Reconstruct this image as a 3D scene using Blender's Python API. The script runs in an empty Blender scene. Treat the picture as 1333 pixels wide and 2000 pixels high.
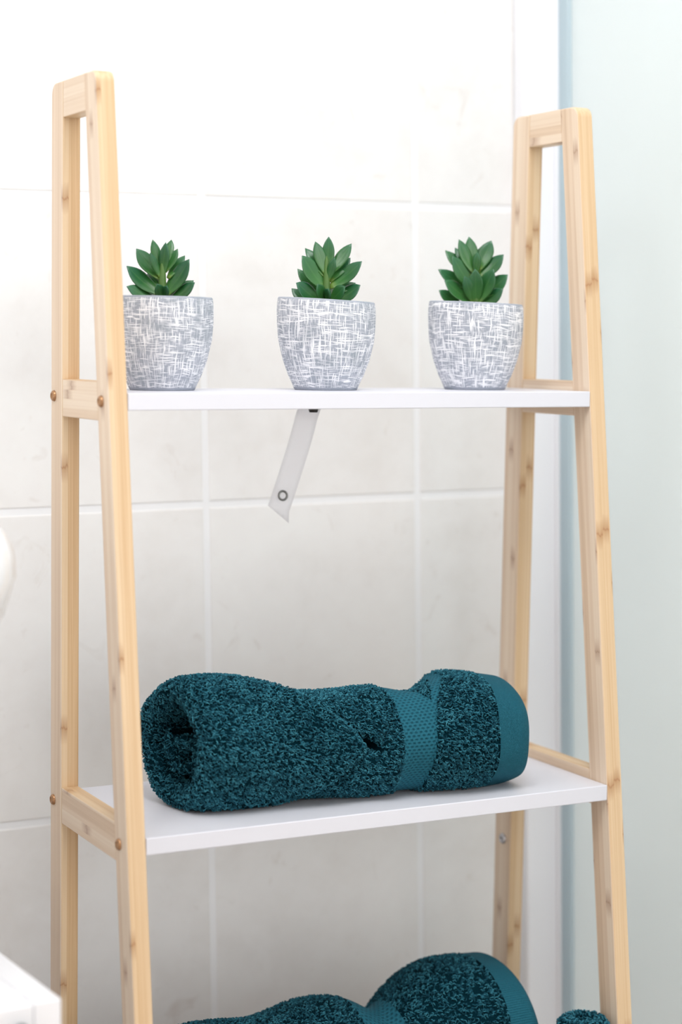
import bpy, bmesh, math, random
import numpy as np
from mathutils import Vector, Matrix

C = bpy.context.scene.collection
sc = bpy.context.scene
rnd = random.Random(7)

# ------------------------------------------------------------------ camera
CAM = Vector((-0.47152, -1.36742, 0.03696))
YAW, PITCH, ROLL = 0.47421, -0.08777, 0.00957
fw = Vector((math.sin(YAW)*math.cos(PITCH), math.cos(YAW)*math.cos(PITCH), math.sin(PITCH)))
r0 = Vector((math.cos(YAW), -math.sin(YAW), 0)); u0 = r0.cross(fw)
rr = r0*math.cos(ROLL) + u0*math.sin(ROLL); uu = -r0*math.sin(ROLL) + u0*math.cos(ROLL)
cd = bpy.data.cameras.new('camera'); cam = bpy.data.objects.new('camera', cd); C.objects.link(cam)
cam.matrix_world = Matrix(((rr.x, uu.x, -fw.x, CAM.x), (rr.y, uu.y, -fw.y, CAM.y), (rr.z, uu.z, -fw.z, CAM.z), (0, 0, 0, 1)))
cd.sensor_fit = 'VERTICAL'; cd.sensor_height = 36.0; cd.sensor_width = 24.0
cd.lens = 3762.745*36.0/2000.0
cd.clip_start = 0.02; cd.clip_end = 30
cd.dof.use_dof = True; cd.dof.focus_distance = 1.47; cd.dof.aperture_fstop = 3.3
sc.camera = cam

# ------------------------------------------------------------------ world, lights, exposure
world = bpy.data.worlds.new('world'); sc.world = world; world.use_nodes = True
world.node_tree.nodes['Background'].inputs[0].default_value = (0.9, 0.95, 1.0, 1)
world.node_tree.nodes['Background'].inputs[1].default_value = 0.2

def area(name, loc, target, sx, sy, power, col):
    l = bpy.data.lights.new(name, 'AREA'); l.shape = 'RECTANGLE'; l.size = sx; l.size_y = sy
    l.energy = power; l.color = col
    o = bpy.data.objects.new(name, l); C.objects.link(o); o.location = loc
    o.rotation_euler = (Vector(target)-Vector(loc)).to_track_quat('-Z', 'Y').to_euler()
    return o
area('ceiling_lamp', (0.02, -0.90, 1.40), (0.02, -0.90, 0), 1.0, 0.9, 12.2, (0.975, 0.985, 1.0))
area('front_fill', (0.40, -2.15, 0.15), (0.25, 0, -0.15), 1.3, 1.2, 7.4, (1.0, 0.995, 0.99))  # added soft fill from the front, no real window behind it
area('side_light', (-0.95, -0.75, 1.25), (0.4, -0.1, 0.1), 0.6, 0.6, 4.2, (0.97, 0.985, 1.0))
area('shower_top_fill', (0.98, -0.45, 1.40), (0.98, -0.45, 0), 0.6, 0.6, 2.4, (1.0, 0.995, 0.99))  # added overhead fill that lights the frosted pane from behind, not a real fitting
area('shower_side_fill', (1.31, -0.7, -0.1), (0.5, -0.3, -0.25), 0.8, 1.4, 9.0, (1.0, 0.99, 0.995))  # added fill inside the shower to lift the lower pane, no window there

sc.view_settings.view_transform = 'Standard'
sc.view_settings.look = 'None'
sc.view_settings.gamma = 1.0
sc.view_settings.use_curve_mapping = False
sc.view_settings.exposure = 0.46
sc.cycles.max_bounces = 8
sc.cycles.diffuse_bounces = 5
sc.cycles.transmission_bounces = 6
sc.cycles.caustics_reflective = False
sc.cycles.caustics_refractive = False
sc.cycles.sample_clamp_indirect = 6
sc.cycles.use_denoising = True

# ------------------------------------------------------------------ materials
def s2l(c):
    return tuple(((x/255)/12.92 if x/255 <= .04045 else ((x/255+.055)/1.055)**2.4) for x in c) + (1,)

class NT:
    def __init__(self, name, rough=.5, spec=.5):
        self.m = bpy.data.materials.new(name); self.m.use_nodes = True
        self.t = self.m.node_tree; self.n = self.t.nodes; self.l = self.t.links
        self.b = self.n['Principled BSDF']; self.out = self.n['Material Output']
        self.b.inputs['Roughness'].default_value = rough
        self.b.inputs['Specular IOR Level'].default_value = spec
    def new(self, typ, **kw):
        n = self.n.new(typ)
        for k, v in kw.items(): setattr(n, k, v)
        return n
    def lk(self, a, b): self.l.new(a, b)
    def val(self, sock, v):
        if hasattr(v, 'links'): self.lk(v, sock)
        else: sock.default_value = v
    def math(self, op, a, b=0.0, c=None, clamp=False):
        n = self.new('ShaderNodeMath', operation=op); n.use_clamp = clamp
        self.val(n.inputs[0], a); self.val(n.inputs[1], b)
        if c is not None: self.val(n.inputs[2], c)
        return n.outputs[0]
    def vmul(self, v, s):
        n = self.new('ShaderNodeVectorMath', operation='MULTIPLY'); self.lk(v, n.inputs[0]); n.inputs[1].default_value = s
        return n.outputs[0]
    def vadd(self, v, s):
        n = self.new('ShaderNodeVectorMath', operation='ADD'); self.lk(v, n.inputs[0]); self.val(n.inputs[1], s)
        return n.outputs[0]
    def noise(self, v, scale=1, detail=2, rough=.5, dist=0):
        n = self.new('ShaderNodeTexNoise'); self.lk(v, n.inputs['Vector'])
        n.inputs['Scale'].default_value = scale; n.inputs['Detail'].default_value = detail
        n.inputs['Roughness'].default_value = rough; n.inputs['Distortion'].default_value = dist
        return n.outputs['Fac']
    def ramp(self, f, pts):
        n = self.new('ShaderNodeValToRGB'); self.lk(f, n.inputs[0])
        e = n.color_ramp.elements
        while len(e) < len(pts): e.new(.5)
        for k, (p, c) in enumerate(pts):
            e[k].position = p; e[k].color = c if len(c) == 4 else tuple(c)+(1,)
        return n.outputs[0]
    def mix(self, f, a, b, mode='MIX'):
        n = self.new('ShaderNodeMix', data_type='RGBA', blend_type=mode)
        self.val(n.inputs[0], f); self.val(n.inputs[6], a); self.val(n.inputs[7], b)
        return n.outputs[2]
    def bump(self, h, strength=.3, dist=.001):
        n = self.new('ShaderNodeBump'); self.lk(h, n.inputs['Height'])
        n.inputs['Strength'].default_value = strength; n.inputs['Distance'].default_value = dist
        self.lk(n.outputs[0], self.b.inputs['Normal'])
    def obj(self): return self.new('ShaderNodeTexCoord').outputs['Object']
    def uv(self): return self.new('ShaderNodeTexCoord').outputs['UV']
    def rand(self): return self.new('ShaderNodeObjectInfo').outputs['Random']
    def sep(self, v):
        n = self.new('ShaderNodeSeparateXYZ'); self.lk(v, n.inputs[0]); return n.outputs
    def comb(self, x, y, z):
        n = self.new('ShaderNodeCombineXYZ')
        for k, v in enumerate((x, y, z)): self.val(n.inputs[k], v)
        return n.outputs[0]
    def color(self, c): self.val(self.b.inputs['Base Color'], c)

def plain(name, col, rough=.5, metal=0, spec=.5):
    a = NT(name, rough, spec); a.color(s2l(col)); a.b.inputs['Metallic'].default_value = metal
    return a.m

def bamboo(name, light, mid, dark, nodecol):
    # grain runs along object Z; laminated strips across X and Y
    a = NT(name, .42, .4)
    o = a.obj(); rd = a.rand()
    off = a.comb(a.math('MULTIPLY', rd, 3.1), a.math('MULTIPLY', rd, 5.7), a.math('MULTIPLY', rd, 9.3))
    p = a.vadd(o, off)
    x, y, z = a.sep(p)
    strip = a.math('ADD', a.math('FLOOR', a.math('DIVIDE', x, .0061)), a.math('MULTIPLY', a.math('FLOOR', a.math('DIVIDE', y, .0068)), 7.0))
    wn = a.new('ShaderNodeTexWhiteNoise', noise_dimensions='1D'); a.lk(strip, wn.inputs['W'])
    sr = wn.outputs['Value']
    fib = a.noise(a.vmul(p, (900, 900, 9)), 1, 2, .6)
    fib2 = a.noise(a.vmul(p, (260, 260, 2.2)), 1, 3, .55)
    f = a.math('ADD', a.math('MULTIPLY', fib, .35), a.math('ADD', a.math('MULTIPLY', fib2, .55), a.math('MULTIPLY', sr, .32)))
    col = a.ramp(f, [(.33, s2l(dark)), (.56, s2l(mid)), (.82, s2l(light))])
    # knuckles of the cane: one every 0.24 m on each strip
    ph = a.math('FRACT', a.math('ADD', a.math('DIVIDE', z, .20), a.math('MULTIPLY', sr, 7.77)))
    wob = a.math('MULTIPLY', a.math('SUBTRACT', a.noise(a.vmul(p, (400, 400, 60)), 1, 2), .5), .040)
    dd = a.math('ABSOLUTE', a.math('ADD', a.math('SUBTRACT', ph, .5), wob))
    line = a.math('SUBTRACT', 1.0, a.math('DIVIDE', dd, .018), clamp=True)
    halo = a.math('MULTIPLY', a.math('SUBTRACT', 1.0, a.math('DIVIDE', dd, .06), clamp=True), .55)
    nk = a.math('MAXIMUM', a.math('MULTIPLY', line, .75), halo)
    nk = a.math('MULTIPLY', nk, a.math('GREATER_THAN', sr, .60))
    a.color(a.mix(nk, col, s2l(nodecol)))
    a.bump(fib, .12, .0006)
    return a.m
M_FACE = bamboo('bamboo_front_grain', (230, 203, 168), (216, 182, 141), (195, 154, 110), (160, 104, 56))
M_EDGE = bamboo('bamboo_edge_grain', (243, 223, 200), (233, 208, 182), (217, 188, 158), (166, 122, 92))
M_WHITE = plain('white_lacquer', (224, 224, 232), .38)
M_SCREW = plain('bronze_screw', (182, 140, 104), .3, .85)
M_SLOT = plain('screw_recess', (60, 40, 30), .6)
M_CAM = plain('zinc_fitting', (205, 205, 210), .3, .7)
M_GROUT = plain('white_grout', (246, 246, 248), .85)
M_PAINT = plain('white_paint', (244, 244, 242), .8)
M_CAB = plain('cabinet_lacquer', (248, 248, 252), .25)
M_CERAMIC = plain('glazed_ceramic', (248, 248, 250), .08)
M_BLACK = plain('black_plastic', (18, 18, 20), .45)
M_STEEL = plain('steel_eyelet', (120, 120, 118), .3, .8)
M_FLOOR = plain('floor_tile', (194, 176, 163), .45)
M_ALU = plain('white_aluminium', (248, 249, 254), .3)

def tile_mat():
    a = NT('cream_stone_tile', .32, .45)
    o = a.obj(); rd = a.rand()
    off = a.comb(a.math('MULTIPLY', rd, 31.0), a.math('MULTIPLY', rd, 57.0), a.math('MULTIPLY', rd, 13.0))
    p = a.vadd(o, off)
    big = a.noise(p, 11, 4, .55, .4)
    fine = a.noise(p, 60, 4, .6)
    col = a.ramp(a.math('ADD', a.math('MULTIPLY', big, .75), a.math('MULTIPLY', fine, .25)),
                 [(.32, s2l((234, 231, 229))), (.5, s2l((240, 238, 237))), (.68, s2l((243, 242, 241)))])
    sp = a.noise(p, 34, 3, .65, .8)
    dirt = a.math('MULTIPLY', a.ramp(sp, [(.63, (0, 0, 0)), (.78, (1, 1, 1))]), .45)
    a.color(a.mix(dirt, col, s2l((212, 202, 195))))
    a.bump(fine, .05, .001)
    return a.m
M_TILE = tile_mat()

def pot_mat():
    a = NT('brushed_grey_concrete', .8, .25)
    uvx, uvy, _ = a.sep(a.uv()); rd = a.math('MULTIPLY', a.rand(), 40)
    bx = a.math('ADD', uvx, a.math('MULTIPLY', a.noise(a.comb(a.math('MULTIPLY', uvx, 40), a.math('MULTIPLY', uvy, 60), rd), 1, 1), .004))
    by = a.math('ADD', uvy, a.math('MULTIPLY', a.noise(a.comb(a.math('MULTIPLY', uvx, 45), a.math('MULTIPLY', uvy, 40), a.math('ADD', rd, 9)), 1, 1), .004))
    def strokes(fx, fy, seed, lo, hi):
        v = a.comb(a.math('MULTIPLY', bx, fx), a.math('MULTIPLY', by, fy), a.math('ADD', rd, seed))
        return a.ramp(a.noise(v, 1, 1.0, .5), [(lo, (0, 0, 0)), (hi, (1, 1, 1))])
    v1 = strokes(950, 70, 3, .595, .635); v2 = strokes(1500, 85, 17, .60, .645)
    h1 = strokes(70, 950, 29, .595, .635); h2 = strokes(85, 1500, 41, .60, .645)
    m = a.math('MAXIMUM', a.math('MAXIMUM', v1, v2), a.math('MAXIMUM', h1, h2))
    patch = a.noise(a.comb(a.math('MULTIPLY', uvx, 55), a.math('MULTIPLY', uvy, 55), rd), 1, 2)
    m = a.math('MULTIPLY', m, a.ramp(patch, [(.28, (.45, .45, .45)), (.5, (1, 1, 1))]))
    inr = a.math('MULTIPLY', a.math('GREATER_THAN', uvy, .0022), a.math('LESS_THAN', uvy, .0685))
    m = a.math('MULTIPLY', m, inr)
    grain = a.noise(a.comb(a.math('MULTIPLY', uvx, 800), a.math('MULTIPLY', uvy, 800), rd), 1, 3)
    base = a.ramp(a.math('ADD', a.math('MULTIPLY', patch, .6), a.math('MULTIPLY', grain, .4)),
                  [(.3, s2l((150, 158, 168))), (.5, s2l((166, 171, 183))), (.7, s2l((182, 186, 197)))])
    a.color(a.mix(m, base, s2l((246, 246, 250))))
    a.bump(a.math('ADD', m, a.math('MULTIPLY', grain, .5)), .35, .0006)
    return a.m
M_POT = pot_mat()

def leaf_mat():
    a = NT('succulent_leaf', .27, .6)
    x, y, z = a.sep(a.uv()); rd = a.rand()
    n = a.noise(a.obj(), 160, 2)
    f = a.math('ADD', y, a.math('MULTIPLY', a.math('SUBTRACT', n, .5), .25))
    c = a.ramp(f, [(.0, s2l((122, 148, 62))), (.2, s2l((60, 114, 52))), (.5, s2l((36, 92, 46))), (1, s2l((36, 92, 60)))])
    c2 = a.mix(a.math('MULTIPLY', rd, .5), c, s2l((70, 124, 62)))
    c2 = a.mix(a.math('MULTIPLY', a.ramp(f, [(.6, (0, 0, 0)), (1, (1, 1, 1))]), .35), c2, s2l((52, 112, 92)))
    mid = a.math('MULTIPLY', a.math('SUBTRACT', 1, a.math('DIVIDE', a.math('ABSOLUTE', x), .12), clamp=True), .25)
    a.color(a.mix(mid, c2, s2l((88, 140, 74))))
    a.b.inputs['Subsurface Weight'].default_value = 0.0
    a.bump(n, .08, .001)
    return a.m
M_LEAF = leaf_mat()
M_STEM = plain('succulent_stem', (84, 120, 58), .5)
M_PEBBLE = plain('pale_gravel', (196, 190, 186), .7)
M_SOIL = plain('dark_gravel', (120, 108, 98), .9)

def terry_mat():
    a = NT('teal_terry_yarn', .85, .12)
    g = a.new('ShaderNodeNewGeometry').outputs['Random Per Island']
    n = a.noise(a.obj(), 45, 2)
    f = a.math('ADD', a.math('MULTIPLY', g, .6), a.math('MULTIPLY', n, .4))
    a.color(a.ramp(f, [(.2, s2l((12, 58, 74))), (.5, s2l((29, 87, 105))), (.8, s2l((62, 130, 148)))]))
    a.b.inputs['Sheen Weight'].default_value = .25
    a.b.inputs['Sheen Roughness'].default_value = .5
    a.b.inputs['Sheen Tint'].default_value = s2l((110, 180, 190))
    return a.m
M_TERRY = terry_mat()
M_CLOTH = plain('shaded_teal_cloth_base', (3, 36, 46), .95, 0, .05)  # darker than the yarn: shade between loops painted into the base
def weave_mat(name, fx, fy, dark, amount):
    a = NT(name, .8, .15)
    x, y, z = a.sep(a.uv())
    row = a.math('FLOOR', a.math('MULTIPLY', y, fy))
    sh = a.math('MULTIPLY', a.math('MODULO', row, 2), .5)
    px = a.math('SUBTRACT', a.math('FRACT', a.math('ADD', a.math('MULTIPLY', x, fx), sh)), .5)
    py = a.math('SUBTRACT', a.math('FRACT', a.math('MULTIPLY', y, fy)), .5)
    d = a.math('SQRT', a.math('ADD', a.math('MULTIPLY', px, px), a.math('MULTIPLY', py, py)))
    hole = a.math('SUBTRACT', 1, a.math('DIVIDE', d, .42), clamp=True)
    fine = a.noise(a.vmul(a.uv(), (900, 900, 900)), 1, 2)
    base = a.mix(fine, s2l((22, 84, 102)), s2l((42, 108, 126)))
    a.color(a.mix(a.math('MULTIPLY', hole, amount), base, s2l(dark)))
    a.bump(a.math('SUBTRACT', a.math('MULTIPLY', fine, .3), hole), .8, .0012)
    return a.m
M_DOBBY = weave_mat('teal_waffle_weave', 250, 330, (4, 50, 64), .8)
M_HEM = weave_mat('teal_flat_weave', 900, 900, (10, 74, 88), .35)

def strap_mat():
    a = NT('frosted_plastic', .4, .4)
    a.color(s2l((244, 244, 252)))
    tr = a.new('ShaderNodeBsdfTransparent'); tr.inputs[0].default_value = (1, 1, 1, 1)
    tl = a.new('ShaderNodeBsdfTranslucent'); tl.inputs[0].default_value = s2l((252, 252, 254))
    m1 = a.new('ShaderNodeMixShader'); m1.inputs[0].default_value = .55
    a.lk(a.b.outputs[0], m1.inputs[1]); a.lk(tl.outputs[0], m1.inputs[2])
    m2 = a.new('ShaderNodeMixShader'); m2.inputs[0].default_value = .45
    a.lk(m1.outputs[0], m2.inputs[1]); a.lk(tr.outputs[0], m2.inputs[2])
    a.lk(m2.outputs[0], a.out.inputs[0])
    return a.m
M_STRAP = strap_mat()

def glass_mat(name, col, tcol, rough):
    a = NT(name, rough, .5)
    a.color(s2l(col))
    tl = a.new('ShaderNodeBsdfTranslucent'); tl.inputs[0].default_value = s2l(tcol)
    m1 = a.new('ShaderNodeMixShader'); m1.inputs[0].default_value = .5
    a.lk(a.b.outputs[0], m1.inputs[1]); a.lk(tl.outputs[0], m1.inputs[2])
    a.lk(m1.outputs[0], a.out.inputs[0])
    return a.m
M_GLASS = glass_mat('frosted_green_glass', (234, 239, 240), (240, 246, 247), .35)
M_SEAL = glass_mat('blue_grey_seal', (222, 235, 241), (230, 241, 246), .3)

# ------------------------------------------------------------------ mesh helpers
def link(name, me, mat, parent=None, smooth=False):
    o = bpy.data.objects.new(name, me); C.objects.link(o)
    if mat is not None and not me.materials:
        for m in (mat if isinstance(mat, (list, tuple)) else [mat]): me.materials.append(m)
    if smooth:
        me.polygons.foreach_set('use_smooth', [True]*len(me.polygons))
    if parent is not None: o.parent = parent
    return o
def from_bm(name, bm, mat, parent=None, smooth=False):
    me = bpy.data.meshes.new(name); bm.normal_update(); bm.to_mesh(me); bm.free()
    return link(name, me, mat, parent, smooth)
def empty(name, loc, label, cat, group=None, rz=0):
    o = bpy.data.objects.new(name, None); C.objects.link(o); o.location = loc; o.rotation_euler.z = rz
    o.empty_display_size = .02
    o['label'] = label; o['category'] = cat
    if group: o['group'] = group
    return o
def tag(o, label, cat, group=None):
    o['label'] = label; o['category'] = cat
    if group: o['group'] = group
def hexa(bm, bot, top):
    vs = [bm.verts.new(p) for p in list(bot)+list(top)]
    for f in ((3, 2, 1, 0), (4, 5, 6, 7), (0, 1, 5, 4), (1, 2, 6, 5), (2, 3, 7, 6), (3, 0, 4, 7)):
        bm.faces.new([vs[k] for k in f])
    bmesh.ops.recalc_face_normals(bm, faces=bm.faces[:])
    return vs
def box(bm, x0, x1, y0, y1, z0, z1):
    return hexa(bm, [(x0, y0, z0), (x1, y0, z0), (x1, y1, z0), (x0, y1, z0)], [(x0, y0, z1), (x1, y0, z1), (x1, y1, z1), (x0, y1, z1)])
def bevel(bm, w, seg=2, edges=None):
    bmesh.ops.bevel(bm, geom=edges or bm.edges[:], offset=w, segments=seg, profile=.5, affect='EDGES')
def box_obj(name, ext, mat, parent=None, bev=.0008, seg=2):
    bm = bmesh.new(); box(bm, *ext)
    if bev: bevel(bm, bev, seg)
    return from_bm(name, bm, mat, parent)
def grid_mesh(name, P, wrap_b=False, uv=None, mask=None):
    na, nb, _ = P.shape
    me = bpy.data.meshes.new(name)
    faces = []; fuv = []
    lim = nb if wrap_b else nb-1
    for i in range(na-1):
        for j in range(lim):
            if mask is not None and not mask[i, j]: continue
            k = (j+1) % nb
            faces.append((i*nb+j, (i+1)*nb+j, (i+1)*nb+k, i*nb+k))
            if uv is not None: fuv += [uv[i, j], uv[i+1, j], uv[i+1, j+1], uv[i, j+1]]
    used = sorted({v for f in faces for v in f}); remap = {v: n for n, v in enumerate(used)}
    V = P.reshape(-1, 3)[used]
    me.from_pydata(V.tolist(), [], [tuple(remap[v] for v in f) for f in faces])
    if uv is not None:
        ul = me.uv_layers.new(name='UVMap'); ul.data.foreach_set('uv', np.array(fuv, dtype=np.float32).ravel())
    me.update()
    return me

# ------------------------------------------------------------------ setting: room
WY, WW, WROLL, WPIT = 0.17540, -0.03005, -0.01142, 0.02442
eu = Vector((math.cos(WW), math.sin(WW), -WROLL)).normalized()
ev0 = Vector((WROLL*math.cos(WW), WROLL*math.sin(WW)+WPIT, 1)).normalized()
en = eu.cross(ev0).normalized()
if en.y > 0: en = -en
ev = en.cross(eu).normalized()
if ev.z < 0: ev = -ev
MW = Matrix(((eu.x, -en.x, ev.x, 0), (eu.y, -en.y, ev.y, WY), (eu.z, -en.z, ev.z, 0), (0, 0, 0, 1)))  # local: x along the wall, y into the wall, z up
FLOOR, CEIL = -0.95, 1.45
XL, XR, YF = -1.50, 1.35, -2.20

def struct(name, ext, mat):
    o = box_obj(name, ext, mat, None, 0); o['kind'] = 'structure'; return o
struct('floor', (XL, XR, YF, .30, FLOOR-.05, FLOOR), M_FLOOR)
struct('ceiling', (XL, XR, YF, .30, CEIL, CEIL+.05), M_PAINT)
struct('wall_left', (XL-.05, XL, YF, .30, FLOOR, CEIL), M_PAINT)
struct('wall_right', (XR, XR+.05, YF, .30, FLOOR, CEIL), M_PAINT)
struct('wall_front', (XL, XR, YF-.05, YF, FLOOR, CEIL), M_PAINT)

wall = bpy.data.objects.new('wall_back', None); C.objects.link(wall); wall.matrix_world = MW
wall['kind'] = 'structure'
TW, TH, U1, Z1 = 0.20683, 0.26236, 0.18380, 0.15611
GAP, DEP = 0.0053, 0.0007
bm = bmesh.new(); box(bm, XL-.02, XR+.02, DEP, .045, FLOOR-.02, CEIL+.02)
from_bm('grout_bed', bm, M_GROUT, wall)
def tile_mesh(w, h):
    bm = bmesh.new(); box(bm, -w/2, w/2, 0, .0075, -h/2, h/2)
    ed = [e for e in bm.edges if all(v.co.y < .001 for v in e.verts)]
    bevel(bm, .0013, 2, ed)
    me = bpy.data.meshes.new('tile'); bm.to_mesh(me); bm.free(); me.materials.append(M_TILE)
    return me
tm = tile_mesh(TW-GAP, TH-GAP)
UP0 = 0.4933                                    # the shower profile's left edge
cut = {}
for i in range(-9, 7):
    for j in range(-5, 5):
        a0, a1 = U1+i*TW, U1+(i+1)*TW
        z0, z1 = Z1+j*TH, Z1+(j+1)*TH
        if a0 < XL-.1 or a1 > XR+.2 or z1 > CEIL+.12 or z0 < FLOOR-.2: continue
        lo, hi = max(z0, FLOOR), min(z1, CEIL)
        a0, a1 = max(a0, XL), min(a1, XR)
        if hi-lo < .02 or a1-a0 < .02: continue
        key = (round(a1-a0, 4), round(hi-lo, 4))
        if key not in cut: cut[key] = tm if key == (round(TW, 4), round(TH, 4)) else tile_mesh(a1-a0-GAP, hi-lo-GAP)
        o = link('tile', cut[key], None, wall)
        o.location = ((a0+a1)/2, rnd.uniform(-.0002, .0002), (lo+hi)/2)

# shower screen: white profile on the wall, seal, frosted pane coming out from the wall
scr = bpy.data.objects.new('shower_screen', None); C.objects.link(scr); scr.matrix_world = MW @ Matrix.Translation((.51, 0, FLOOR))
tag(scr, 'pale green frosted glass shower screen in a white profile fixed to the tiled wall', 'shower screen')
UPR = 0.5297
def scr_box(name, u0_, u1_, n0, n1, z0, z1, mat, bev=.001):
    return box_obj(name, (u0_-.51, u1_-.51, -n1, -n0, z0-FLOOR, z1-FLOOR), mat, scr, bev)
PTOP = 1.05
scr_box('wall_profile', UP0, UPR, 0.0004, .020, FLOOR+.002, PTOP, M_ALU, .0025)
scr_box('profile_lip', UPR-.0052, UPR+.0016, .0202, .0245, FLOOR+.002, PTOP, M_ALU, .0012)
scr_box('seal_strip', UPR-.0022, UPR+.0015, .0248, .041, FLOOR+.002, PTOP, M_SEAL, .0004)
scr_box('glass_pane', UPR+.002, UPR+.010, .0212, .95, FLOOR+.004, PTOP-.01, M_GLASS, .001)

# ------------------------------------------------------------------ ladder shelf
W, T, LW = 0.42, 0.01413, 0.02543
Ff = lambda z: -0.09111+0.11362*z
Bf = lambda z: 0.03502-0.01614*z
ZT, ZC, H, RZ, RH, TB = 0.2267, 0.0267, 0.311, 0.0078, 0.0279, 0.01235
shelf = empty('ladder_shelf', (W/2, -.05, FLOOR), 'tall bamboo ladder shelf with white boards standing by the tiled wall', 'shelf')
SO = Vector(shelf.location)
def face_mats(o, along):
    # broad faces show the front grain, side faces (normal along X) the edge grain
    me = o.data
    me.materials.clear(); me.materials.append(M_FACE); me.materials.append(M_EDGE)
    for p in me.polygons: p.material_index = 1 if abs(p.normal.x) > .7 else 0
def side_profile(pts, x0, x1):
    bm = bmesh.new()
    a = [bm.verts.new((x0, y, z)) for y, z in pts]; b = [bm.verts.new((x1, y, z)) for y, z in pts]
    n = len(pts)
    bm.faces.new(a); bm.faces.new(b[::-1])
    for k in range(n): bm.faces.new((a[k], b[k], b[(k+1) % n], a[(k+1) % n]))
    bmesh.ops.recalc_face_normals(bm, faces=bm.faces[:])
    return bm
def arc(cy, cz, r, a0, a1, n=6):
    return [(cy+r*math.cos(math.radians(a0+(a1-a0)*k/n)), cz+r*math.sin(math.radians(a0+(a1-a0)*k/n))) for k in range(n+1)]
def part(name, bm, along='z', bev=.0012, slope=0):
    bevel(bm, bev, 2, [e for e in bm.edges if e.calc_face_angle(0) > .6])
    o = from_bm(name, bm, M_FACE, shelf)
    o.location = -SO
    face_mats(o, along)
    if along == 'z':               # local Z follows the leaning leg
        R = Matrix.Rotation(-math.atan(slope), 4, 'X')
        o.data.transform(R.inverted()); o.matrix_local = Matrix.Translation(-SO) @ R
    if along == 'y':               # turn the local axes so that the grain (local Z) runs along the rail
        R = Matrix(((1, 0, 0, 0), (0, 0, -1, 0), (0, 1, 0, 0), (0, 0, 0, 1)))
        o.data.transform(R); o.matrix_local = Matrix.Translation(-SO) @ R.inverted()
    return o
def screw(leg, x, y, z, sgn, mat=M_SCREW, r=.0042):
    bm = bmesh.new()
    prof = [(r, 0), (r, .0007), (r*.9, .0016), (r*.72, .0022), (r*.5, .0024), (r*.42, .0010), (0, .0010)]
    n = 16; rings = []
    for rad, h in prof[:-1]:
        rings.append([bm.verts.new((sgn*h, rad*math.cos(2*math.pi*k/n), rad*math.sin(2*math.pi*k/n))) for k in range(n)])
    for i in range(len(rings)-1):
        for k in range(n):
            bm.faces.new((rings[i][k], rings[i][(k+1) % n], rings[i+1][(k+1) % n], rings[i+1][k]))
    f = bm.faces.new(rings[-1])
    for q in bm.faces: q.smooth = True
    bmesh.ops.recalc_face_normals(bm, faces=bm.faces[:])
    o = from_bm('screw', bm, mat, leg); o.matrix_local = leg.matrix_basis.inverted() @ Matrix.Translation(Vector((x, y, z))-SO)
    o.data.materials.append(M_SLOT); o.data.polygons[len(o.data.polygons)-1].material_index = 1
    return o
for side in (0, 1):
    x0, x1 = (0, T) if side == 0 else (W-T, W)
    R_ = .009
    zt = ZT
    # front leg with a rounded top front corner
    yt = Ff(zt)
    pts = [(Ff(FLOOR), FLOOR), (Ff(FLOOR)+LW, FLOOR), (yt+LW, zt), (yt+R_, zt)]
    pts += [(y, z) for y, z in arc(yt+R_, zt-R_, R_, 95, 172, 7)]
    fl = part('leg', side_profile(pts, x0, x1), slope=0.11362)
    yb = Bf(zt)
    pts = [(Bf(FLOOR)-LW, FLOOR), (Bf(FLOOR), FLOOR), ] + [(y, z) for y, z in arc(yb-R_, zt-R_, R_, 0, 88, 7)] + [(yb-LW, zt)]
    bl = part('leg', side_profile(pts, x0, x1), slope=-0.01614)
    e = .0003
    part('top_rail', side_profile([(Ff(zt-ZC)+LW, zt-ZC), (Bf(zt-ZC)-LW, zt-ZC), (Bf(zt)-LW, zt), (Ff(zt)+LW, zt)], x0+e, x1-e), 'y', .0008)
    for b in range(3):
        zt_ = RZ-b*H
        part('rail', side_profile([(Ff(zt_-RH)+LW, zt_-RH), (Bf(zt_-RH)-LW, zt_-RH), (Bf(zt_)-LW, zt_), (Ff(zt_)+LW, zt_)], x0+e, x1-e), 'y', .0008)
        zs = -.0058-b*H
        xs, sg = (x0, -1) if side == 0 else (x1, 1)
        screw(fl, xs, Ff(zs)+.0162, zs-.0004, sg); screw(bl, xs, Bf(zs)-.0078, zs+.0006, sg)
    if side == 1:
        c = screw(bl, x0, .0275, -.3905, -1, M_CAM, .0046); c.name = 'cam_cover'; c['label'] = 'round zinc fitting on the leg face'
for b in range(3):
    z = -b*H
    bm = bmesh.new(); box(bm, T+.0002, W-T-.0002, Ff(z), Bf(z)-.001, z-TB, z); bevel(bm, .0007, 2)
    o = from_bm('shelf_board', bm, M_WHITE, shelf); o.location = -SO

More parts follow.
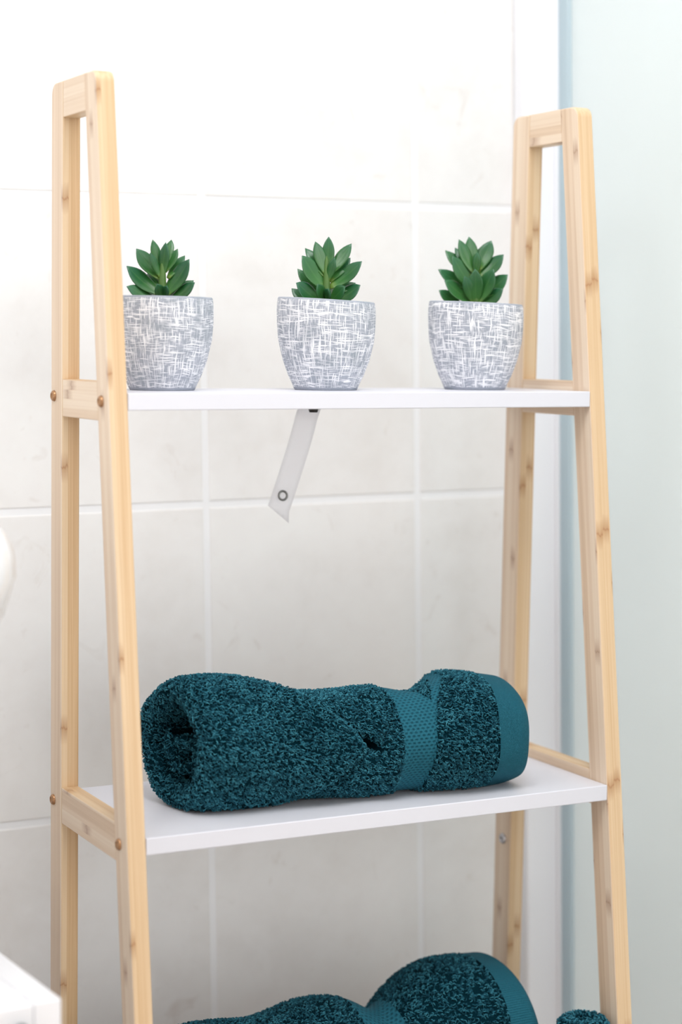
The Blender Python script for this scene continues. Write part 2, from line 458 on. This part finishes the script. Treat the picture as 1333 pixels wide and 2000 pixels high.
# wall strap hanging under the top board, held by a black screw
st = empty('wall_strap', (.1995, -.008, -TB), 'frosted plastic wall strap with an eyelet hanging below the top board', 'strap')
SL = Vector(st.location)
rgt = Vector((math.cos(YAW), -math.sin(YAW), 0)); dep = Vector((math.sin(YAW), math.cos(YAW), 0))
path = [(.000, .000, -.0006), (-.001, .010, -.0010), (-.002, .022, -.0030), (-.0048, .030, -.0110), (-.0075, .033, -.0220), (-.012, .034, -.0380), (-.0172, .034, -.0550), (-.0225, .033, -.0720), (-.0260, .0325, -.0826), (-.0268, .0323, -.0850)]
def cat(pts, n):
    out = []
    P = [Vector(p) for p in pts]; P = [2*P[0]-P[1]] + P + [2*P[-1]-P[-2]]
    for i in range(1, len(P)-2):
        for k in range(n):
            t = k/n
            out.append(.5*((2*P[i]) + (P[i+1]-P[i-1])*t + (2*P[i-1]-5*P[i]+4*P[i+1]-P[i+2])*t*t + (3*P[i]-P[i-1]-3*P[i+1]+P[i+2])*t**3))
    out.append(P[-2]); return out
pc = cat(path, 5)
G = np.zeros((len(pc), 5, 3))
for i, p in enumerate(pc):
    tng = (pc[min(i+1, len(pc)-1)] - pc[max(i-1, 0)]).normalized()
    s_ = Vector((1, 0, 0)); s_ = (s_ - tng*s_.dot(tng)).normalized()
    for j in range(5):
        q = p.x*rgt + p.y*dep + Vector((0, 0, p.z))
        sw = (j-2)/2*.0089
        sv = s_.x*rgt + s_.y*dep + Vector((0, 0, s_.z))
        w_ = q + sv*sw
        if i == len(pc)-1: w_ += Vector((0, 0, -.0085))*((j)/4)
        G[i, j] = w_
me = grid_mesh('band', G)
o = link('band', me, M_STRAP, st, True)
md = o.modifiers.new('thick', 'SOLIDIFY'); md.thickness = .0007; md.offset = 0
def ring(name, mat, parent, c, nrm, r, rt, n=24, m=8):
    bm = bmesh.new(); nrm = nrm.normalized(); a = nrm.orthogonal().normalized(); b = nrm.cross(a)
    R = []
    for i in range(n):
        th = 2*math.pi*i/n; d = a*math.cos(th)+b*math.sin(th)
        R.append([bm.verts.new(c + d*(r+rt*math.cos(2*math.pi*k/m)) + nrm*rt*math.sin(2*math.pi*k/m)) for k in range(m)])
    for i in range(n):
        for k in range(m):
            bm.faces.new((R[i][k], R[(i+1) % n][k], R[(i+1) % n][(k+1) % m], R[i][(k+1) % m]))
    bmesh.ops.recalc_face_normals(bm, faces=bm.faces[:])
    return from_bm(name, bm, mat, parent, True)
ec = -.0232*rgt + .0312*dep + Vector((0, 0, -.0740))
ring('eyelet', M_STEEL, st, ec, -dep+rgt*.5+Vector((0, 0, .1)), .0036, .0009)
bm = bmesh.new()
for rad, h0, h1 in ((.0046, -.0056, -.0014),):
    bmesh.ops.create_cone(bm, cap_ends=True, segments=20, radius1=rad*.7, radius2=rad, depth=h1-h0, matrix=Matrix.Translation((.001, -.001, (h0+h1)/2)))
o = from_bm('strap_screw', bm, M_BLACK, st); o['label'] = 'black screw head'

# ------------------------------------------------------------------ potted succulents
POT_PROF = [(0, .0022), (.0215, .0022), (.0232, .0006), (.0240, .0), (.0247, .0008), (.0262, .0044), (.0296, .0115), (.0338, .0230), (.0374, .0380), (.0384, .0500), (.0386, .0595), (.0383, .0655), (.0379, .0688), (.0372, .0699), (.0352, .0698), (.0342, .0690), (.0338, .0670), (.0333, .0620), (0, .0615)]
def lathe(name, prof, mat, parent, seg=64, slant=0):
    n = len(prof); P = np.zeros((n, seg+1, 3)); UV = np.zeros((n, seg+1, 2)); ln = 0
    for i, (r, z) in enumerate(prof):
        for j in range(seg+1):
            th = 2*math.pi*j/seg
            P[i, j] = (max(r, 1e-5)*math.cos(th), max(r, 1e-5)*math.sin(th), z + slant*r*math.cos(th)*(z/.07))
            UV[i, j] = (th*.038, z if 3 <= i <= 13 else 0.0)
    P[:, -1] = P[:, 0]
    me = grid_mesh(name, P, False, UV)
    bm = bmesh.new(); bm.from_mesh(me); bmesh.ops.remove_doubles(bm, verts=bm.verts[:], dist=1e-6)
    bmesh.ops.recalc_face_normals(bm, faces=bm.faces[:]); bm.to_mesh(me); bm.free()
    return link(name, me, mat, parent, True)

def leaf(parent, base, tip, width, nrm, bend, thick=.0030):
    b, t = Vector(base), Vector(tip); d = t-b; L = d.length; dn = d.normalized()
    n = Vector(nrm); n = (n - dn*n.dot(dn)).normalized(); s = dn.cross(n).normalized()
    NS, NC = 11, 10
    P = np.zeros((NS, NC+1, 3)); UV = np.zeros((NS, NC+1, 2))
    for i in range(NS):
        q = i/(NS-1)
        if q < .56: f = .34+.66*math.sin(q/.56*math.pi/2)**1.2
        else: f = 1-((q-.56)/.44)**2.1
        f = max(f, .012)
        c = b + d*q - n*bend*L*math.sin(math.pi*q*.9)*1.0
        for j in range(NC+1):
            a = 2*math.pi*j/NC
            cx, cy = math.cos(a), math.sin(a)
            hw = width/2*f
            y = cy*thick/2*(.35+.65*f)
            y += (cx*cx-.4)*hw*.30            # channelled upper face
            p = c + s*cx*hw + n*y
            P[i, j] = p; UV[i, j] = (cx if cy >= 0 else 1, q)
    P[:, -1] = P[:, 0]
    me = grid_mesh('leaf', P, False, UV)
    bm = bmesh.new(); bm.from_mesh(me); bmesh.ops.remove_doubles(bm, verts=bm.verts[:], dist=1e-6)
    bmesh.ops.holes_fill(bm, edges=[e for e in bm.edges if e.is_boundary], sides=0)
    bmesh.ops.recalc_face_normals(bm, faces=bm.faces[:]); bm.to_mesh(me); bm.free()
    return link('leaf', me, M_LEAF, parent, True)

# leaves: tip x, tip height, base x, base height, width, tip depth (+ = towards the room), bend  (all mm from the stem at the rim)
def tab(rows, cx, rim, k):
    return [((a-cx)*k, (rim-b)*k, (c-cx)*k, (rim-d)*k, w*k, dp, bd) for a, b, c, d, w, dp, bd in rows]
LEAVES = {
 'L': tab([(368, 98, 345, 260, 62, -9, .02), (412, 158, 338, 310, 66, -3, .04), (455, 200, 365, 350, 70, -10, .03), (340, 120, 312, 350, 66, 4, .03),
           (250, 100, 300, 300, 62, -2, .04), (245, 190, 298, 345, 52, 9, .04), (150, 160, 295, 350, 104, 2, .08), (210, 315, 295, 410, 52, -9, .05),
           (95, 272, 305, 455, 118, 7, .10), (98, 405, 260, 495, 92, 12, .06), (488, 225, 330, 465, 118, 5, .10), (515, 362, 400, 475, 76, -6, .04),
           (527, 375, 380, 500, 94, 8, .08), (292, 390, 316, 490, 70, 13, .03), (352, 400, 325, 490, 60, 11, .03)], 315, 472, .1154),
 'M': tab([(640, 118, 636, 480, 116, -1, .02), (508, 170, 612, 490, 118, 2, .05), (403, 235, 610, 520, 120, -7, .08), (385, 312, 605, 640, 190, 8, .07),
           (333, 435, 540, 680, 120, -5, .08), (330, 580, 540, 770, 180, 12, .06), (275, 632, 400, 790, 110, -4, .05), (865, 182, 650, 490, 128, -2, .06),
           (858, 325, 660, 560, 130, -8, .06), (965, 358, 670, 620, 160, 5, .09), (912, 575, 700, 690, 120, -6, .06), (952, 592, 720, 770, 180, 6, .08),
           (536, 595, 600, 770, 130, 14, .03), (800, 612, 670, 770, 150, 14, .05), (700, 330, 640, 560, 90, 7, .03), (640, 640, 625, 770, 110, 16, .02)], 622, 748, .0783),
 'R': tab([(548, 145, 596, 490, 124, -2, .02), (447, 178, 585, 500, 120, 3, .05), (415, 255, 520, 480, 90, -9, .04), (320, 278, 565, 520, 130, -5, .08),
           (385, 345, 600, 670, 165, 7, .07), (250, 468, 570, 650, 140, 1, .10), (310, 580, 570, 790, 180, 9, .06), (258, 675, 430, 830, 130, 2, .06),
           (770, 180, 640, 480, 150, -3, .06), (700, 225, 640, 500, 120, -9, .03), (885, 318, 655, 560, 150, 3, .09), (928, 515, 680, 740, 180, 4, .09), (880, 660, 690, 830, 140, 9, .06),
           (604, 470, 622, 820, 150, 11, .03), (782, 470, 640, 800, 170, 10, .07), (628, 300, 620, 520, 80, 5, .02), (500, 540, 590, 800, 120, 13, .04)], 625, 803, .0816)}
def plant(key, loc, slant, label, zoff):
    root = empty('potted_succulent', loc, label, 'potted plant', 'small succulents on the top board', -YAW)
    pot = lathe('pot', POT_PROF, M_POT, root, 64, slant)
    st_ = lathe('soil', [(1e-4, .0640), (.012, .0650), (.024, .0644), (.0332, .0634)], M_SOIL, pot, 32)
    top = .0695
    bm = bmesh.new()
    pr = random.Random(ord(key[0]))
    for k in range(60):
        a, r = pr.uniform(0, 6.283), .031*math.sqrt(pr.random())
        if r < .007: continue
        s_ = pr.uniform(.0016, .0030)
        m = Matrix.Translation((r*math.cos(a), r*math.sin(a), .0655+s_*.3+(.0015 if key == 'R' and k % 4 == 0 else 0))) @ Matrix.Rotation(pr.uniform(0, 3), 4, 'X') @ Matrix.Diagonal((s_, s_*.8, s_*.6, 1))
        bmesh.ops.create_icosphere(bm, subdivisions=1, radius=1, matrix=m)
    g = from_bm('gravel', bm, M_PEBBLE, pot); g['kind'] = 'stuff'
    # stem
    P = [(.0034, .060), (.0032, .075), (.0026, .088), (.0016, .100), (.0002, .104)]
    stem = lathe('stem', [(1e-4, .0600)] + P, M_STEM, root, 12)
    for (tx, tz, bx, bz, w, dp, bd) in LEAVES[key]:
        bx *= .75
        b = Vector((bx*.001, -dp*.10*.001, top+bz*.001+zoff)); t = Vector((tx*.001, -dp*.001, top+tz*.001+zoff))
        if b.z < .0665: b.z = .0665
        nz = .35 + .3*pr.random()
        n = Vector((-.35*(tx-bx)/20, -1 if dp > -6 else -.9, nz + pr.uniform(-.2, .2)))
        leaf(root, b, t, w*.00108, n, bd*(1 if dp > -6 else -.6))
    # a few leaves on the far side
    for k in range(4):
        a = math.radians(35+37*k)
        t = Vector((.022*math.cos(a), .020*math.sin(a)+.004, .083+.003*(k % 2))); b = Vector((.002*math.cos(a), .002*math.sin(a), .0670))
        leaf(root, b, t, .011, (-.4*math.cos(a), -.4*math.sin(a), 1), .06)
    return root
plant('L', (.0712, -.013, 0), -.012, 'succulent in scratched grey pot, leftmost of three, partly behind the bamboo leg', 0)
plant('M', (.2055, -.020, 0), -.052, 'succulent in scratched grey pot in the middle of the top board, rim tilted right', 0)
plant('R', (.3400, -.022, 0), -.036, 'bushy succulent in scratched grey pot with gravel showing, nearest the glass screen', 0)

# ------------------------------------------------------------------ towels
def smooth(e0, e1, x):
    t = np.clip((x-e0)/(e1-e0), 0, 1); return t*t*(3-2*t)
def normals(P):
    da = np.gradient(P, axis=0); db = np.gradient(P, axis=1)
    n = np.cross(db, da); n /= np.linalg.norm(n, axis=2, keepdims=True)+1e-12
    return n
def terry(name, grids, density, parent, seed, L=.0033, h=.0022, rad=.00062, bias=(1, 0, -.35)):
    """real yarn loops: bent three-sided tubes, one island each"""
    rg = np.random.default_rng(seed)
    PB, NB = [], []
    for P, N, mask in grids:
        a = P[:-1, :-1]; b = P[1:, :-1]; c = P[1:, 1:]; d = P[:-1, 1:]
        area_ = .5*np.linalg.norm(np.cross(c-a, d-b), axis=2)*mask
        tot = area_.sum(); n = int(tot*density)
        if n < 1: continue
        idx = rg.choice(area_.size, size=n, p=(area_/tot).ravel())
        i, j = np.unravel_index(idx, area_.shape)
        s, t = rg.random(n)[:, None], rg.random(n)[:, None]
        PB.append((a[i, j]*(1-s)+b[i, j]*s)*(1-t) + (d[i, j]*(1-s)+c[i, j]*s)*t)
        NB.append((N[:-1, :-1][i, j]+N[1:, 1:][i, j])*.5)
    B = np.concatenate(PB); N = np.concatenate(NB); N /= np.linalg.norm(N, axis=1, keepdims=True)
    n = len(B)
    D = rg.normal(size=(n, 3)) + np.array(bias)*2.0
    D -= N*(D*N).sum(1, keepdims=True); D /= np.linalg.norm(D, axis=1, keepdims=True)
    S = np.cross(N, D)
    Ls = L*rg.uniform(.75, 1.25, (n, 1)); hs = h*rg.uniform(.35, 1.35, (n, 1)); kink = rg.normal(size=(n, 1))*.0006
    K = 5; M = 4; V = np.zeros((n, K, M, 3))
    for k in range(K):
        t = k/(K-1)
        c = B + D*Ls*(t-.4) + N*(hs*math.sin(math.pi*(.12+.80*t)) - .0004) + S*kink*math.sin(math.pi*t*1.3)
        rk = rad*(.75 if k in (0, K-1) else 1.0)
        for m in range(M):
            a = 2*math.pi*m/M+.5
            tang = D*math.cos(math.pi*(.12+.8*t)*.9) - 0
            nn = N*math.cos(a)*rk + S*math.sin(a)*rk
            if k == 0: nn = nn
            V[:, k, m] = c + nn
    base = (np.arange(n)*K*M)[:, None, None, None]
    F = np.zeros((n, K-1, M, 4), dtype=np.int64)
    for k in range(K-1):
        for m in range(M):
            m2 = (m+1) % M
            F[:, k, m] = np.array([k*M+m, k*M+m2, (k+1)*M+m2, (k+1)*M+m])
    F = (F+base).reshape(-1, 4)
    cap = np.stack([np.arange(n)*K*M+(K-1)*M+m for m in range(M)], 1)
    me = bpy.data.meshes.new(name)
    nv = n*K*M; nf = len(F)+n; nl = F.size+cap.size
    me.vertices.add(nv); me.vertices.foreach_set('co', V.astype(np.float32).ravel())
    me.loops.add(nl); me.loops.foreach_set('vertex_index', np.concatenate([F.ravel(), cap.ravel()]).astype(np.int32))
    me.polygons.add(nf)
    st_ = np.concatenate([np.arange(len(F))*4, F.size+np.arange(n)*M]).astype(np.int32)
    me.polygons.foreach_set('loop_start', st_)
    me.update(calc_edges=True); me.validate()
    o = link(name, me, M_TERRY, parent, True); o['kind'] = 'stuff'
    return o

def spiral_grid(x0, xlen, r_out, r_in, turns, a0, cy, cz, sy, sz, thick, nx=10, nth=110):
    """one layer of the roll seen end on: a closed strip that winds inwards"""
    G = np.zeros((nth, 9, 3))
    for i in range(nth):
        t = i/(nth-1); a = a0+turns*2*math.pi*t; r = r_out+(r_in-r_out)*t
        wob = .0018*math.sin(3*a+1)+.0012*math.sin(5*a)
        xo = .004*math.sin(a*1.3+.4)+.003*t
        # cross-section of the strip: out along the outer side, round the edge, back along the inner side
        sec = [(xlen, thick/2), (xlen*.4, thick/2), (.004, thick/2), (.0012, thick*.36), (0, 0), (.0012, -thick*.36), (.004, -thick/2), (xlen*.4, -thick/2), (xlen, -thick/2)]
        for j, (dx, dr) in enumerate(sec):
            q = r+wob+dr
            G[i, j] = (x0+dx+xo, cy-math.cos(a)*q*sy, cz+math.sin(a)*q*sz)
    return G

def rolled_towel(loc, rz, Lx, dims, features, label, group, seed, density, name='rolled_towel', loop=(.0027, .0019, .00050)):
    """local x along the roll, -y towards the room, z up from the board"""
    root = empty(name, loc, label, 'towel', group, rz)
    NX, NT_ = 250, 180
    xs = np.concatenate([np.linspace(0, .012, 12)[:-1], np.linspace(.012, Lx-.02, NX), np.linspace(Lx-.02, Lx, 14)[1:]])
    th = np.linspace(-math.pi, math.pi, NT_+1)
    X, TH_ = np.meshgrid(xs, th, indexing='ij')
    hh, ry = dims(X/Lx)                       # full height and half depth along the roll
    rzv = hh/2
    end = np.sqrt(np.clip(1-((.011-X)/.011).clip(0, 1)**2, 0, 1))*.0085 - .0085    # rounded lip at the near end
    re_ = np.sqrt(np.clip(1-((X-(Lx-.014))/.0142).clip(0, 1)**2, 0, 1))            # rounded far end
    dr, band, hem, bare = features(X, TH_, Lx)
    dr = dr + end
    c, s = np.cos(TH_), np.sin(TH_)
    ry_ = (ry+dr)*(.72+.28*re_); rz_ = (rzv+dr)*(.80+.20*re_)
    Y = -c*ry_; Z = rzv + s*rz_ - (1-(.80+.20*re_))*rzv*.6
    Z = np.maximum(Z, .0009+.0*Z)            # settled flat on the board
    P = np.stack([X, Y, Z], 2)
    # lip turning in at the near end
    inner = []
    for k in range(1, 9):
        a = k/8*math.pi/2
        q = np.zeros((NT_+1, 3)); sc_ = .0085+.0075*math.sin(a) if k < 8 else .017
        dxk = .011*(1-math.cos(a)) if False else (.0008*k if k < 4 else .0032+.007*(k-4))
        sh = (-.0085-.0016*k if k < 5 else -.0155-.0006*(k-4))
        q[:, 0] = dxk
        q[:, 1] = -np.cos(th)*(ry[0]+dr[0]+.0085+sh); q[:, 2] = np.maximum(rzv[0]+np.sin(th)*(rzv[0]+dr[0]+.0085+sh), .004)
        inner.append(q)
    IP = np.array([P[0]]+inner)
    def slant(Q):                              # the near end is cut askew, open towards the room
        Q = Q.copy(); Q[..., 0] += (-Q[..., 1]/.042)*.013*np.exp(-np.maximum(Q[..., 0], 0)/.06); return Q
    P, IP = slant(P), slant(IP)
    N = normals(P); IN = -normals(IP[::-1])[::-1] if False else normals(IP)
    cen = np.stack([X*0, Y*0, rzv+0*X], 2); 
    if ((P-np.stack([X, Y*0, rzv+0*X], 2))*N).sum() < 0: N = -N
    ctr = np.stack([IP[:, :, 0], IP[:, :, 1]*0, IP[:, :, 2]*0+rzv[0, 0]], 2)
    if (IN*np.stack([-np.ones(IP.shape[:2]), -(IP-ctr)[:, :, 1]*20, -(IP-ctr)[:, :, 2]*20], 2)).sum() < 0: IN = -IN
    UV = np.stack([X, TH_*.047], 2)
    bmask, hmask = band[:-1, :-1], hem[:-1, :-1]
    P2 = P.copy(); P2[:, -1] = P2[:, 0]
    body_mask = ~(bmask | hmask | bare[:-1, :-1])
    full = np.concatenate([IP[::-1][:-1], P])
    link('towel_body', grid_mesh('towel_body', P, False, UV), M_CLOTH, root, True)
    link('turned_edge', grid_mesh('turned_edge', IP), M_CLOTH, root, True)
    if bmask.any():
        b_ = link('woven_band', grid_mesh('woven_band', P+N*.0012, False, UV, bmask), M_DOBBY, root, True); b_['label'] = 'flat waffle-woven border band'
    if hmask.any():
        b_ = link('hem', grid_mesh('hem', P+N*.0012, False, UV, hmask), M_HEM, root, True); b_['label'] = 'smooth flat-woven hem'
    grids = [(P, N, body_mask & (Z[:-1, :-1] > .0025)), (IP, IN, np.ones((IP.shape[0]-1, NT_))*.75)]
    # inner windings
    r_m = rzv[0, 0]
    SG = spiral_grid(.008, .03, r_m-.0265, .004, 1.2, 2.4, 0, r_m-.001, ry[0, 0]/r_m, 1, .0058)
    SG = slant(SG)
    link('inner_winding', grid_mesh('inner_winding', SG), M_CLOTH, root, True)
    SN = normals(SG)
    SC = SG.mean(axis=1, keepdims=True)
    if ((SG-SC)*SN).sum() < 0: SN = -SN
    grids.append((SG, SN, np.ones((SG.shape[0]-1, SG.shape[1]-1))*.6))
    # back stop deep inside the roll
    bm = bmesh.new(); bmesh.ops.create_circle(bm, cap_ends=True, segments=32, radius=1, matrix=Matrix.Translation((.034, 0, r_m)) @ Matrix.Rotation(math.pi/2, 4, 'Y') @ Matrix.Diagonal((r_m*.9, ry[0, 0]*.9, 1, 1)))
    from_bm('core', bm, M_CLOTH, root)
    terry('terry_pile', grids, density, root, seed, *loop)
    return root

def gauss(x, m, s): return np.exp(-((x-m)/s)**2)
# --- the towel on the middle board
def dimsA(s):
    h = .0830 + .0090*gauss(s, .11, .13) + .0065*gauss(s, .82, .09) - .001*gauss(s, 1.0, .05) - .002*gauss(s, .5, .2)
    return h, h/2*.98
def featA(X, TH, L):
    X = X - .004; L = L - .000
    deg = np.degrees(TH)
    # edge of the overlapping flap: a V whose point lies at the pit
    xb = np.interp(deg, [-180, -100, -75, -45, 0, 6, 30, 60, 85, 110, 180], [.05, .05, .070, .098, .134, .138, .122, .092, .066, .044, .044])
    side = smooth(-115, -70, deg)
    dr = (.0035+.0040*smooth(35, 75, deg))*(1-smooth(-.0030, .0030, X-xb))*side
    dr -= .0040*np.exp(-((X-xb+.012)/.010)**2)*0
    groove = .0150*np.exp(-((X-xb-.0045)/.0048)**2)*(gauss(deg, -24, 26)+.45*gauss(deg, 36, 34))
    pit = .0170*np.exp(-((X-.1440+(deg-4)*.00045)/.0062)**2)*gauss(deg, 6, 10)
    xc = np.interp(deg, [5, 45], [.146, .168])
    fold = .0060*np.exp(-((X-xc)/.0026)**2)*gauss(deg, 18, 15)
    dr -= .0050*np.exp(-np.clip(X-xb, 0, 1)/.020)*smooth(-.002, .002, X-xb)*gauss(deg, 25, 45)*side
    dr = dr - groove - pit - fold
    bare = (pit > .0055) | (groove > .0080)  # no loops here: the dark base paints the shade of pit and crease
    dr += .0055*gauss(X, .160, .012)*gauss(deg, -18, 26)                      # bulge between the pit and the band
    dr += .0030*gauss(X, .112, .030)*gauss(deg, 62, 25)
    xl = np.interp(deg, [-90, -40, 10, 60, 100, 130], [.170, .1655, .1665, .1650, .158, .158])
    xr = np.interp(deg, [-90, -40, 20, 45, 80, 130], [.1880, .1915, .1950, .2000, .2140, .2140])
    band = (X > xl) & (X < xr) & (deg > -95) & (deg < 135)
    apex = 52
    wl = np.interp(deg, [apex, 100], [.1955, .1740]); wr = np.interp(deg, [apex, 100], [.1965, .2080])
    wedge = (deg > apex) & (X > wl) & (X < wr)
    band &= ~wedge
    dr -= .0016*((X > xl) & (X < xr))
    dr += .0035*gauss(X, .215, .012)*smooth(20, 70, deg)
    dr -= .0045*gauss(X, .186, .018)*smooth(40, 95, deg)
    hem = (X > L-.0335)
    dr += .0012*np.sin(X*70+deg*.03)+.0010*np.sin(deg*.09+X*40)
    return dr, band, hem, bare
rolled_towel((.0630, -.0515, -H), math.radians(-6.0), .2810, dimsA, featA, 'rolled teal terry towel with woven border lying on the middle white board', 'rolled teal towels', 11, 400000)

# --- the larger roll on the lower board, only its top in view
def dimsB(s):
    h = .1360 + .022*smooth(.62, .84, s) - .006*gauss(s, .66, .05)
    return h, h/2*.92
def featB(X, TH, L):
    deg = np.degrees(TH)
    dr = .0020*np.sin(X*60+deg*.03)+.0015*np.sin(deg*.07+X*35)
    dr += -.006*gauss(X, L*.64, .02)*smooth(20, 80, deg) + .004*gauss(X, L*.47, .03)*smooth(20, 80, deg)
    band = (X > L*.57) & (X < L*.68) & (deg > -95) & (deg < 150)
    hem = X > L-.032
    return dr, band, hem, band & False
rolled_towel((.022, -.0480, -2*H), 0, .338, dimsB, featB, 'large rolled dark teal bath towel on the lowest visible board', 'rolled teal towels', 23, 250000, loop=(.0027, .0018, .00050))

# --- small face cloth roll standing at the front right of the lower board
def face_cloth(loc, label):
    root = empty('rolled_face_cloth', loc, label, 'towel', 'rolled teal towels')
    n, m = 26, 40
    prof = []
    R0, Hh = .0205, .129
    P = np.zeros((n, m+1, 3))
    for i in range(n):
        t = i/(n-1)
        if t < .75: r, z = R0, .0012+(Hh-.008)*t/.75
        else:
            a = (t-.75)/.25*math.pi/2; r = R0-.010*(1-math.cos(a)); z = Hh-.008+.008*math.sin(a)
            if t > .97: r = R0-.0125; z = Hh-.002
        for j in range(m+1):
            th = 2*math.pi*j/m
            P[i, j] = (r*math.cos(th)*(1+.04*math.sin(3*th)), r*math.sin(th), z)
    N = normals(P)
    if (N[:, :, :2]*P[:, :, :2]).sum() < 0: N = -N
    link('towel_body', grid_mesh('towel_body', P), M_CLOTH, root, True)
    G = np.zeros((70, 5, 3))
    for i in range(70):
        t = i/69; a = t*2*math.pi*2.2; r = .0105-.0085*t
        for j, (dz, dr) in enumerate(((-.03, .0022), (-.003, .0022), (0, 0), (-.003, -.0022), (-.03, -.0022))):
            G[i, j] = ((r+dr)*math.cos(a), (r+dr)*math.sin(a), Hh-.003+dz)
    link('inner_winding', grid_mesh('inner_winding', G), M_CLOTH, root, True)
    GN = normals(G); GC = G.mean(axis=1, keepdims=True)
    if ((G-GC)*GN).sum() < 0: GN = -GN
    terry('terry_pile', [(P, N, np.ones((n-1, m))), (G, GN, np.ones((69, 4)))], 260000, root, 5, .0026, .0016, .0006, (0, 0, .5))
    return root
face_cloth((.3810, -.1365, -2*H), 'small rolled teal face cloth standing by the front right bamboo leg')

# ------------------------------------------------------------------ washbasin and cabinet at the left
cab = empty('bathroom_cabinet', (-.0919, -.254, FLOOR), 'white bathroom cabinet corner in front of the left bamboo frame', 'cabinet', None, math.radians(3.9))
CH = FLOOR*-1-.370
box_obj('side_panel', (-.018, 0, .0, .31, 0, CH), M_CAB, cab, .0009)
box_obj('side_panel', (-.56, -.542, .0, .31, 0, CH), M_CAB, cab, .0009)
box_obj('top_panel', (-.5418, -.0182, .0163, .31, CH-.018, CH-.0001), M_CAB, cab, .0009)
box_obj('back_panel', (-.5415, -.0185, .302, .31, .03, CH-.019), M_CAB, cab, 0)
box_obj('bottom_panel', (-.5415, -.0185, .017, .301, .05, .068), M_CAB, cab, .0006)
d_ = box_obj('drawer', (-.5417, -.0183, -.0004, .016, CH-.22, CH-.0003), M_CAB, cab, .0012)
d2 = box_obj('drawer', (-.540, -.0195, -.002, .016, .06, CH-.224), M_CAB, cab, .0012)
hb = bmesh.new()
bmesh.ops.create_cone(hb, cap_ends=True, segments=20, radius1=.0055, radius2=.0065, depth=.014, matrix=Matrix.Translation((-.0275, -.0092, CH-.0160)) @ Matrix.Rotation(math.pi/2, 4, 'X'))
h_ = from_bm('knob', hb, M_STEEL, d_); h_['label'] = 'small dark knob'

basin = empty('washbasin', (-.3545, .055, -.127), 'white glossy ceramic washbasin with rounded rim at the left edge above the cabinet', 'washbasin')
n, m = 30, 48
sec = [(.02, -.125), (.35, -.122), (.60, -.104), (.78, -.074), (.90, -.040), (.97, -.010), (1.0, .015), (.995, .030), (.975, .042), (.945, .046), (.905, .042), (.885, .030), (.86, .0), (.76, -.035), (.60, -.075), (.3, -.098), (.01, -.100)]
P = np.zeros((len(sec), m+1, 3))
for i, (r, z) in enumerate(sec):
    for j in range(m+1):
        th = 2*math.pi*j/m
        x, y = math.cos(th), math.sin(th)
        yy = -.195 + .195*y
        P[i, j] = (.262*r*x, -.200+.195*r*y, z)
bme = grid_mesh('bowl', P)
bm = bmesh.new(); bm.from_mesh(bme); bmesh.ops.remove_doubles(bm, verts=bm.verts[:], dist=1e-6); bmesh.ops.recalc_face_normals(bm, faces=bm.faces[:]); bm.to_mesh(bme); bm.free()
link('bowl', bme, M_CERAMIC, basin, True)
box_obj('back_ledge', (-.20, .20, -.045, .028, -.10, .046), M_CERAMIC, basin, .012, 4)
